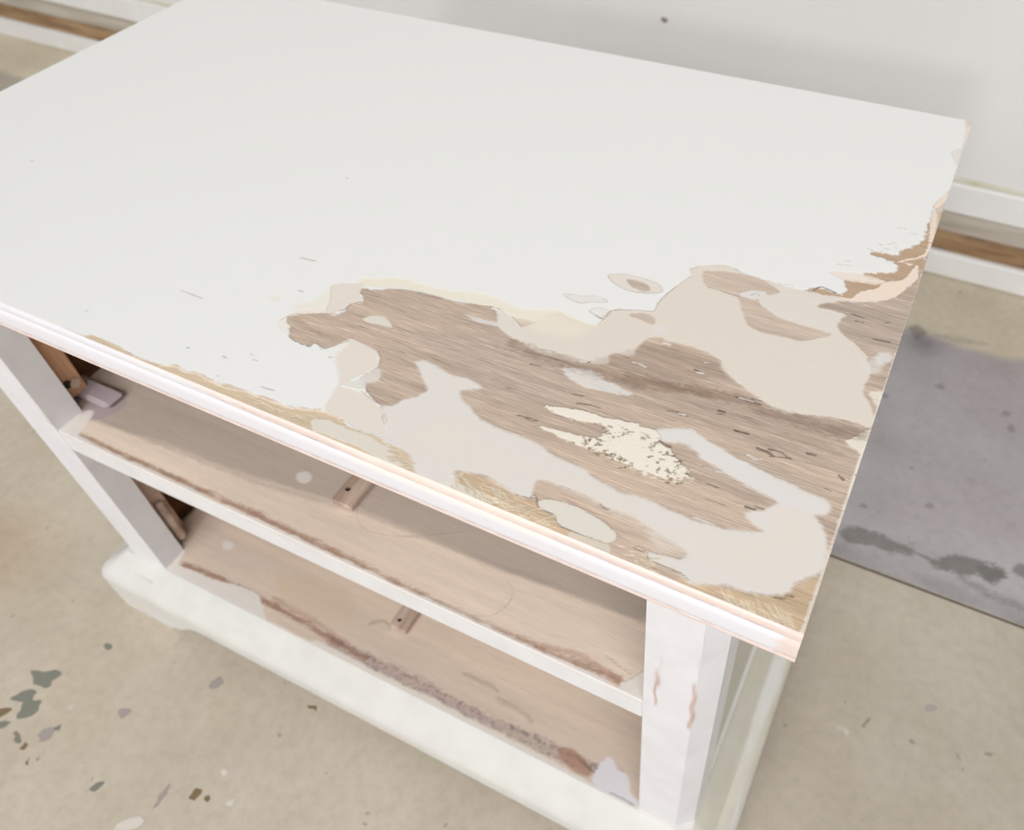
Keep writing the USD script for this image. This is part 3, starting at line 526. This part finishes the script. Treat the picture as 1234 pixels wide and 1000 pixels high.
UPPER_PAINT = [  # grey rear zone paints the tabletop's shadow into the board colour
('f','top_shade',"-3923 987 -2965 587 -1921 636 -949 682 161 810 760 826 1587 815 2316 883 2861 924 2865 1284 -449 1478 -4141 1590",7,1.5,0.75,0),
('s','top_shade',"-2864 598 -923 653 259 798 935 817 1879 851 2869 905",7,6,0.45,0),
('s','stain',"-2759 372 -2381 369 -1452 379 -671 377 70 363 679 352 1259 335 1873 335 2298 357 2706 383 2875 386",8,8,0.8,0),
('s','stain',"-2381 369 -1858 376 -1058 382",4,5,0.4,0),
('s','stain',"-684 391 406 378 1247 354 2149 367",7,7,0.35,0),
('s','rust',"2016 342 2539 440 2875 386",8,6,0.45,0),
('f','lavender',"-2931 509 -3076 861 -2760 908 -2652 789 -2747 594",4,1,0.7,0),
('f','whitewash',"-2925 174 -3027 350 -3001 500 -2933 637 -2850 605 -2801 466 -2766 369 -2732 274 -2775 189",3,1,0.9,0),
('f','spot',"-563 870 -513 934 -421 915 -413 838 -488 814",2,0.5,0.7,0),
('f','whitewash',"2178 315 2449 341 2773 359 2808 327 2608 302 2336 288",1,0.4,0.95,0),
('f','whitewash',"2899 349 2953 436 3017 535 3148 298 3088 283",1,0.8,0.9,0),
('s','rust',"2750 362 2908 387 3012 533",1.4,1,0.5,0),
('s','arc',"161 810 259 704 405 662 591 703 788 785 1146 1005",1.2,1.2,0.4,0),
('s','arc',"1557 356 1742 427 1818 556 1807 678 1719 751",1.2,1.2,0.35,0),
('s','arc',"2709 519 2863 485 2938 470",1.3,1,0.5,0),
('s','rust',"2343 407 2431 375",1.6,1,0.4,0)]
LOWER_PAINT = [
('f','dustlow',"-3967 981 4089 584 3192 -65 -3136 199",6,2,0.35,0),
('s','lavgrey',"-620 410 460 435 1094 414 1866 437 2420 451 2769 479",20,12,0.6,0),
('s','stain',"-2844 455 -2382 489 -1753 488 -1142 480 -651 449 -183 426",10,7,0.9,0),
('s','rust',"-1579 569 -946 527 -454 488",8,6,0.45,0),
('s','speckle',"-663 464 -90 449 439 465 1071 450 1842 479 2402 486 2676 486",9,5,0.75,0),
('s','speckle',"-143 373 699 391 1698 394 2353 403",7,5,0.55,0),
('f','whitewash',"-2958 282 -3108 557 -3058 694 -2963 574 -2898 430 -2600 447 -2325 456 -2007 521 -1782 521 -1629 432 -1471 283 -1903 248 -2424 269",1.5,1.6,0.95,0),
('f','whitewash',"-805 356 85 359 1126 363 2289 347 3135 252 3206 92 -632 145",2,1.5,0.85,0),
('f','rust',"2157 458 2281 543 2526 458 2534 369 2374 361",3,1.5,0.7,0),
('f','spot',"-2637 864 -2597 920 -2500 914 -2487 845 -2568 820",1.5,0.5,0.9,0),
('f','lavwhite',"2591 362 2598 535 2653 629 2770 573 2893 537 2974 418 3085 364 3106 239 2789 249",2.5,2,0.95,0),
('s','crack',"2362 493 2471 458 2572 438",3,1.5,0.6,0),
('s','crack',"2793 333 2923 337 3048 331",2,1,0.6,0),
('s','smear',"890 735 1192 747 1303 731",7,5,0.35,0),
('s','smear',"1348 656 1651 646 1770 609",7,5,0.3,0),
('f','pale',"-1562 905 -852 1000 -607 685 -1216 568 -1724 735",14,1,0.35,0),
('s','crack',"-384 767 -264 867 -149 833",5,4,0.3,0)]

H = 0.60                                    # height of the top
W0, W1 = -0.40, 0.40                        # left and right end of the top
FRONT, SIDE_L, SIDE_R, BACK = 0.0318, -0.362, 0.3613, 0.468
OX, OY = 0.0, 0.245                         # the dresser's own origin on the floor
dresser = xform('dresser', (OX, OY, 0), label='white dresser without drawers, its top partly sanded to bare wood and filler', category='dresser')
def put(t):                                 # scene metres to the dresser's own metres
    t = t.copy(); t.apply_translation((-OX, -OY, 0)); return t
WHITE = lin(238, 238, 235)
LK = {'white': (WHITE, 0, .0006), 'yellow': (lin(239, 231, 212), 0, .0004), 'rim': (lin(240, 224, 210), 0, .0003), 'wood': (lin(198, 178, 161), 1, 0), 'wood2': (lin(208, 189, 172), .7, 0), 'crumb': (lin(138, 122, 96), 0, None), 'crumblight': (lin(240, 232, 216), 0, .0006),
      'wood3': (lin(211, 190, 171), 1, 0), 'grey': (lin(190, 175, 162), 1, 0), 'tan2': (lin(210, 184, 150), .8, 0), 'ochre': (lin(213, 193, 165), .5, 0), 'filler': (lin(231, 221, 210), 0, .0003), 'filler2': (lin(227, 221, 209), 0, .0003), 'filler3': (lin(228, 222, 215), 0, .0003), 'filler4': (lin(228, 218, 206), 0, .0003),
      'chalk': (lin(228, 224, 220), 0, .0003), 'cream': (lin(241, 233, 219), 0, .0006), 'outline': (lin(150, 128, 112), .2, None), 'crack': (lin(84, 70, 62), 0, None), 'olive': (lin(140, 124, 92), 0, None),
      'brown': (lin(192, 165, 138), .5, .0001), 'peach': (lin(242, 224, 207), 0, .0004), 'dark': (lin(140, 116, 98), 1, None), 'speck': (lin(120, 110, 98), 0, 0)}
# the top's surface: a fine sheet so that paint, filler and bare wood have their own edges and thickness
xs = np.concatenate([np.arange(W0, -.335, .004), np.arange(-.335, -.20, .0012), np.arange(-.20, W1 - .0003, .0006), [W1]])
ys = np.concatenate([np.arange(0, .25, .0006), np.arange(.25, .47, .0011), [.4815]])
u, v, faces = grid(xs, ys / ys[-1])
yb = .470 + (u - W0) / (W1 - W0) * .0245                     # the back edge runs a little out of square
x, y = u, .0035 * (W1 - u) / (W1 - W0) + v * yb
tint = np.tile(WHITE, (len(x), 1)); bare = np.zeros(len(x)); hgt = np.full(len(x), .0006)
apply_paint(x, y, TOP_PAINT, LK, tint, bare, hgt)
# dragged sanding marks near the front edge
rng = np.random.default_rng(4)
def comb(x0, y0, x1, y1, n, spread, length, ang, c1=(232, 220, 198), c2=(190, 166, 136), turn=18):
    for _ in range(n):
        t = rng.random(); cx, cy = x0 + (x1 - x0) * t, y0 + (y1 - y0) * t + rng.normal() * spread
        a = math.radians(ang + rng.normal() * turn); l = length * (.5 + rng.random()); dx, dy = math.cos(a) * l / 2, math.sin(a) * l / 2
        for o, c in ((0, lin(*c1)), (.0007, lin(*c2))):
            pad = l
            I = np.nonzero((abs(x - cx) < pad) & (abs(y - cy) < pad))[0]
            d = seg_dist(x[I], y[I], np.array([[cx - dx, cy - dy - o], [cx + dx, cy + dy - o]]), False)
            al = (.6 if o == 0 else .4) * (1 - sstep(.0002, .0007, d)); tint[I] = tint[I] * (1 - al[:, None]) + al[:, None] * c
comb(0.3603, 0.0011, 0.3942, 0.0013, 45, 0.0022, 0.006, -50)
comb(0.2114, 0.0049, 0.2392, 0.0045, 50, 0.003, 0.004, -30)
comb(0.2347, 0.0034, 0.2702, 0.0019, 70, 0.0035, 0.0035, 20)
comb(0.1665, 0.0074, 0.1839, 0.0038, 25, 0.0018, 0.004, 10)
comb(0.0668, 0.0032, 0.1132, 0.0045, 35, 0.003, 0.003, 0)
comb(0.3062, 0.0027, 0.3347, 0.0023, 30, 0.003, 0.0025, 0)
z = H - .0006 + hgt
z += .00006 * (fbm(np.stack([x * 60, y * 60, 0 * x], -1), 3, 2) - .5)
top_sheet = trimesh.Trimesh(np.stack([x, y, z], 1), faces, process=False)
top_prim = painted('tabletop', put(top_sheet), top_look, dresser, tint, bare, smooth=True, label='white top sanded through to wood and cream filler at its near corner')
core = m3.Manifold.hull_points(np.array([(a, b, c) for a, b in ((W0, .0035), (W1, 0.0), (W1, .4943), (W0, .4728)) for c in (H - .029, H - .0008)], float) + np.array([0, .0012, 0]))
obj('top_board', put(to_tri(core)), flat_look('top_board_edge', (232, 224, 212), .6), dresser, smooth=False, label='core board under the top sheet, pale end grain on its right edge')
# front edge: bare pink strip, white paint band and a thin pink lower lip
ex = np.arange(W0, W1 + .0001, .0010)
prof = np.array([(.0012, -.0007), (.0002, -.0008), (-.0006, -.0012), (-.0012, -.0020), (-.0014, -.0035), (-.0014, -.0052), (-.0013, -.0068), (-.0010, -.0076), (-.0007, -.0082), (-.0014, -.0090), (-.0020, -.0105), (-.0022, -.0125), (-.0022, -.0150), (-.0022, -.0175), (-.0022, -.0200), (-.0020, -.0220),
                 (-.0016, -.0236), (-.0011, -.0243), (-.0014, -.0250), (-.0015, -.0262), (-.0014, -.0275), (-.0009, -.0285), (.0000, -.0290), (.0040, -.0291)])
pu, pk, pf = grid(ex, np.arange(len(prof)).astype(float))
pk = pk.astype(int); py, pz = prof[pk, 0], prof[pk, 1]
pr = fbm(np.stack([pu * 25, pz * 300, 0 * pu], -1), 4, 41) - .5; ps = fbm(np.stack([pu * 160, pz * 500, 0 * pu], -1), 3, 42) - .5
base_y = .0035 * (W1 - pu) / (W1 - W0)
zz = pz + .0008 * pr
bare_top = sstep(-.01, .09, pu) * .0058 + .0008 + .0014 * pr
PINK, PINKD, CREAMY = lin(236, 216, 207), lin(190, 160, 150), lin(242, 232, 224)
tw = np.tile(lin(236, 234, 238), (len(pu), 1))
k = (sstep(-bare_top - .0006, -bare_top + .0006, zz) * sstep(-.02, .06, pu))[:, None]; tw = tw * (1 - k) + k * PINK
k = (sstep(-.0024, -.0014, zz) * .9 * sstep(-.06, .02, pu))[:, None]; tw = tw * (1 - k) + k * CREAMY
k = (np.exp(-((zz + bare_top + .0006) / .0006) ** 2) * sstep(0, .07, pu) * np.clip(.45 + 2 * ps, 0, .8))[:, None]; tw = tw * (1 - k) + k * PINKD
k = (sstep(-.0243, -.0252, zz) * .85)[:, None]; tw = tw * (1 - k) + k * PINK
k = (np.exp(-((zz + .0243) / .0006) ** 2) * np.clip(.4 + 2 * ps, 0, .75) * sstep(-.3, -.1, pu))[:, None]; tw = tw * (1 - k) + k * PINKD
k = (sstep(.388, .392, pu + .002 * np.sin(pz * 900)) * .9)[:, None] ; tw = tw * (1 - k) + k * PINK
k = (sstep(.13, .16, pu) * sstep(.29, .25, pu) * sstep(-.0125, -.0085, zz + .003 * pr) * .7)[:, None]; tw = tw * (1 - k) + k * lin(246, 232, 220)
k = (np.clip(np.exp(-((pu + .302 + .05 * np.round(pu * 7) / 7) / .007) ** 2 - ((pz + .008) / .0012) ** 2), 0, 1) * .6)[:, None]; tw = tw * (1 - k) + k * PINKD
k = (np.exp(-(((pu + .214) / .012) ** 2 + ((pz + .018) / .006) ** 2)) * .6)[:, None]; tw = tw * (1 - k) + k * lin(244, 230, 208)
edge_mesh = trimesh.Trimesh(np.stack([pu, base_y + py, H + pz], 1), pf[:, ::-1], process=False)
painted('front_edge', put(edge_mesh), top_look, dresser, tw, .25 * np.clip((tw[:, 0] - tw[:, 2] - .05) * 6, 0, 1), smooth=True, label='worn front edge with a white band between pink bare strips')

# face frame posts, each with a chamfered outer corner
def wear(v, seed, spots=()):
    t = np.tile(lin(235, 234, 237), (len(v), 1))
    n = fbm(v * np.array([60, 60, 9]), 4, seed)
    for (sx, sz0, sz1, w, a) in spots:
        d = np.abs(v[:, 0] - sx - .002 * (noise(np.stack([v[:, 2] * 60, 0 * v[:, 2], 0 * v[:, 2]], -1), seed) - .5)) / w
        k = (np.exp(-d ** 2) * sstep(sz0 - .004, sz0 + .006, v[:, 2]) * sstep(sz1 + .004, sz1 - .006, v[:, 2]) * np.clip(5 * (n - .38), 0, 1) * a * np.exp(-((v[:, 1] - FRONT) / .006) ** 2)).clip(0, .85)[:, None]
        t = t * (1 - k) + k * lin(204, 178, 166)
    return t
def post(outer, inner, spots, label, seed):
    s = 1 if outer > inner else -1; c = .0135
    P = [(inner, FRONT), (outer - s * c, FRONT), (outer, FRONT + c), (outer, FRONT + .05), (outer - s * .012, FRONT + .05), (outer - s * .012, FRONT + .028), (inner, FRONT + .028)]
    import shapely
    m = fine(trimesh.creation.extrude_polygon(shapely.Polygon(P), H - .029 - .088, engine='earcut'), .006); m.apply_translation((0, 0, .088))
    near = (np.abs(m.vertices[:, 1] - FRONT) < 1e-5)
    painted('front_post', put(m), paint_look, dresser, wear(m.vertices, seed, spots), smooth=False, label=label)
post(SIDE_L, -.2996, [(-.302, .36, .56, .0022, 1.0), (-.3015, .1, .3, .0008, .5)], 'left front post with a pink worn inner corner', 3)
post(SIDE_R, .3104, [(.3205, .395, .445, .0018, 1.6), (.3195, .36, .40, .001, 1.3), (.3472, .345, .425, .0014, 1.4), (.3478, .43, .50, .0006, .8)], 'right front post with scraped pink marks', 6)
# mid rail between the two drawer openings
RZ0, RZ1 = .3255, .3549
rail = fine(box((-.2996, FRONT, RZ0), (.3104, FRONT + .008, RZ1), .0012), .004)
rv = rail.vertices
rt = np.tile(lin(236, 235, 235), (len(rv), 1)); rn = fbm(rv * np.array([40, 1, 160]), 4, 12) - .5
k = (sstep(RZ1 - .0035, RZ1 - .001, rv[:, 2] + .006 * rn) * .35)[:, None]; rt = rt * (1 - k) + k * lin(222, 204, 190)
painted('mid_rail', put(rail), paint_look, dresser, rt, label='narrow white rail between the two drawer openings')
# dust boards seen in the openings
SL = {'top_shade': (lin(176, 163, 153), .3, None), 'stain': (lin(166, 130, 111), .5, None), 'rust': (lin(176, 132, 106), .4, None), 'lavender': (lin(176, 160, 166), 0, None), 'whitewash': (lin(238, 233, 226), 0, None),
      'spot': (lin(234, 228, 224), 0, None), 'lavgrey': (lin(176, 160, 156), .1, None), 'arc': (lin(150, 126, 112), 0, None), 'dustlow': (lin(212, 198, 184), .3, None), 'speckle': (lin(132, 114, 116), 0, None), 'lavwhite': (lin(238, 235, 240), 0, None),
      'crack': (lin(96, 80, 70), 0, None), 'smear': (lin(150, 122, 100), .3, None), 'pale': (lin(214, 192, 160), .2, None)}
def dust_board(zt, layers, y0, label, col, y1=.455):
    gx, gy, gf = grid(np.arange(-.330, .342, .0012), np.concatenate([np.arange(y0, .17, .0010), np.arange(.17, y1, .01)]))
    t = np.tile(lin(*col), (len(gx), 1)); b = np.full(len(gx), .32)
    n = fbm(np.stack([gx * 6, gy * 22, 0 * gx], -1), 4, 17) - .5
    t *= (1 + n * np.array([[.16], [.2], [.24]])).T if False else (1 + .22 * n)[:, None]
    lip = (sstep(y0 + .0032, y0 + .0012, gy + .004 * (fbm(np.stack([gx * 90, gy * 300, 0 * gx], -1), 3, 8) - .5)) * .9)[:, None]
    apply_paint(gx, gy, layers, SL, t, b)
    t = t * (1 - lip) + lip * lin(240, 236, 230)
    slab = box((-.330, y0 + .0075, zt - .012), (.3408, y1 - .01, zt - .0008), .001)
    mesh = join(trimesh.Trimesh(np.stack([gx, gy, np.full(len(gx), zt)], 1), gf, process=False), slab)
    painted('dust_board', put(mesh), top_look, dresser, np.concatenate([t, np.tile(lin(*col), (len(slab.vertices), 1))]), np.concatenate([b, np.full(len(slab.vertices), .3)]), label=label)
dust_board(H - .245, UPPER_PAINT, FRONT + .0012, 'upper dust board, tan wood stained brown along its front', (238, 220, 203))
dust_board(H - .50, LOWER_PAINT, FRONT - .0012, 'lower dust board, tan wood with a dirty speckled front', (230, 211, 193))
# sides, back and rear posts
def shell(name, lo, hi, outer_axis, mat_in, label=None):
    m = fine(box(lo, hi, .0015), .02)
    painted(name, put(m), paint_look, dresser, np.tile(lin(206, 203, 190), (len(m.vertices), 1)), label=label)  # white side paint toned down, its shade put into the colour
shell('side_panel', (SIDE_R - .012, FRONT + .048, .088), (SIDE_R - .004, BACK - .035, H - .029), 0, None, 'right side panel in white paint, toned darker to paint in its shade')
shell('side_panel', (SIDE_L + .004, FRONT + .048, .088), (SIDE_L + .012, BACK - .035, H - .029), 0, None, 'left side panel in white paint, toned darker to paint in its shade')
shell('rear_post', (SIDE_R - .03, BACK - .037, .088), (SIDE_R, BACK, H - .029), 0, None)
shell('rear_post', (SIDE_L, BACK - .037, .088), (SIDE_L + .03, BACK, H - .029), 0, None)
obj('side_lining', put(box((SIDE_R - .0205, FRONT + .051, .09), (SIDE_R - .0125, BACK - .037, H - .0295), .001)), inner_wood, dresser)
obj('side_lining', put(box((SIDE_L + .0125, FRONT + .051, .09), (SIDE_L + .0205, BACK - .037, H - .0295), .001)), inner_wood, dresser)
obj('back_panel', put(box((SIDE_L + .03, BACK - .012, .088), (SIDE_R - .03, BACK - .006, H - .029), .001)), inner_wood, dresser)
# drawer guides: centre runners on the dust boards and upright battens behind the left post
def runner(cx, zt, ya, mat, label, yh):
    w, h = .0103, .008
    body = man(box((cx - w, ya, zt + .0002), (cx + w, .44, zt + h), .0012)) - m3.Manifold.cylinder(.02, .0027, .0027, 20).translate((cx - .004, yh, zt + .003))
    g = obj('drawer_guide', put(to_tri(body)), mat, dresser, label=label)
    hole = trimesh.creation.cylinder(.0026, .002, sections=16); hole.apply_translation((cx - .004, yh, zt + .0042))
    obj('screw_hole', put(hole), hole_look, g)
runner(.0055, H - .245, .075, dusty_wood, 'upper centre drawer runner with a screw hole at its front end', .0906)
runner(-.003, H - .50, .083, dusty_wood, 'lower centre drawer runner with a screw hole at its front end', .093)
bat = obj('side_batten', put(box((-.345, .0645, .3615), (-.312, .0825, .568), .0012)), guide_wood, dresser, label='orange wooden batten behind the left post')
dow = trimesh.creation.cylinder(.0052, .004, sections=20); dow.apply_transform(trimesh.transformations.rotation_matrix(math.pi / 2, [0, 1, 0])); dow.apply_translation((-.3112, .0735, .3765))
obj('dowel_plug', put(dow), dusty_wood, bat)
hole = trimesh.creation.cylinder(.0040, .004, sections=16); hole.apply_transform(trimesh.transformations.rotation_matrix(math.pi / 2, [0, 1, 0])); hole.apply_translation((-.3118, .0672, .3800))
obj('screw_hole', put(hole), hole_look, bat)
bat2 = obj('side_batten', put(box((-.345, .0625, .1170), (-.312, .0815, .324), .0012)), dusty_wood, dresser, label='dusty wooden batten low behind the left post')
dow = trimesh.creation.capsule(.062, .0058, [10, 14]); dow.apply_translation((-.3085, .0705, .143))
obj('dowel', put(dow), dusty_wood, bat2, smooth=60)
gb = box((-.335, .070, .3552), (-.2740, .0925, .3635), .0040)
obj('glue_block', put(gb), flat_look('overspray_lavender', (176, 162, 166), .8), dresser, label='small block on the upper dust board greyed by overspray')

# base moulding with bracket feet: stacked outlines, wider towards the floor
def outline(d, r=.010, n=7):
    x0, x1, y0, y1 = SIDE_L - d, SIDE_R + d, FRONT - d * .83, BACK + .004
    P = []
    for (cx, cy, a0) in ((x0 + r, y0 + r, 180), (x1 - r, y0 + r, 270)):
        for a in np.radians(np.linspace(a0, a0 + 90, n)): P.append((cx + r * math.cos(a), cy + r * math.sin(a)))
    P += [(x1, y1), (x0, y1)]
    return np.array(P)
steps = [(.0016, .0997), (.0030, .0988), (.007, .0960), (.012, .0922), (.0165, .0884), (.0188, .0864), (.0205, .0852), (.0245, .0826), (.0290, .0795), (.0335, .0755), (.0365, .0710), (.0383, .0660), (.0387, .0600), (.0387, .0300), (.0387, .0000)]
rings = [np.c_[outline(d, .004 + d * .25), np.full(16, zz_)] for d, zz_ in steps]
vv = np.concatenate(rings); nr = 16; ff = []
for a in range(len(rings) - 1):
    for b in range(nr):
        c = (b + 1) % nr; ff += [(a * nr + b, (a + 1) * nr + b, (a + 1) * nr + c), (a * nr + b, (a + 1) * nr + c, a * nr + c)]
import shapely
capt = [(0, i, i + 1) for i in range(1, nr - 1)]; o = (len(rings) - 1) * nr
ff += capt + [(o, o + i + 1, o + i) for i in range(1, nr - 1)]
solid = trimesh.Trimesh(vv, np.array(ff), process=True); solid.fix_normals()
base = man(solid)
base = base - m3.Manifold.cube((SIDE_R - SIDE_L - .036, BACK - FRONT - .0235, .2)).translate((SIDE_L + .018, FRONT + .0035, -.05))
def apron(a0, a1, zh=.045, foot=.092, ramp=.065):
    P = [(a0 + foot, -.01), (a0 + foot, .006)]
    for t in np.linspace(0, 1, 12): P.append((a0 + foot + ramp * t, .006 + (zh - .006) * (3 * t * t - 2 * t ** 3)))
    for t in np.linspace(1, 0, 12): P.append((a1 - foot - ramp * t, .006 + (zh - .006) * (3 * t * t - 2 * t ** 3)))
    P += [(a1 - foot, .006), (a1 - foot, -.01)]
    return m3.CrossSection([np.array(P)[::-1]])
cut = m3.Manifold.extrude(apron(W0, W1), .2).rotate((90, 0, 0)).translate((0, .12, 0))
base = base - cut
cut2 = m3.Manifold.extrude(apron(0, .47), 1.2).rotate((90, 0, 0)).rotate((0, 0, 90)).translate((-.6, 0, 0))
base = base - cut2
bt = fine(to_tri(base), .008)
bv = bt.vertices; tb = np.tile(lin(226, 225, 220), (len(bv), 1))
n = fbm(bv * np.array([14, 14, 60]), 4, 51)
k = (np.exp(-((bv[:, 2] - .0856) / .0010) ** 2) * np.clip(3 * (n - .40), 0, .7) * ((bv[:, 0] > SIDE_R) | (bv[:, 0] < -.31)))[:, None]; tb = tb * (1 - k) + k * lin(170, 158, 142)  # dark line paints in the shade of a groove that is not modelled
k = ((bv[:, 0] > SIDE_R + .001) * sstep(.4, .6, n) * .6)[:, None]; tb = tb * (1 - k) + k * lin(208, 200, 180)
k = ((bv[:, 0] > SIDE_R - .0005) * sstep(.084, .088, bv[:, 2]) * (bv[:, 1] > FRONT + .01) * .75)[:, None]; tb = tb * (1 - k) + k * lin(196, 192, 176)  # right cove darkened, the tabletop's shade painted in
painted('base_moulding', put(bt), paint_look, dresser, tb, smooth=False, label='white base moulding with shaped bracket feet')
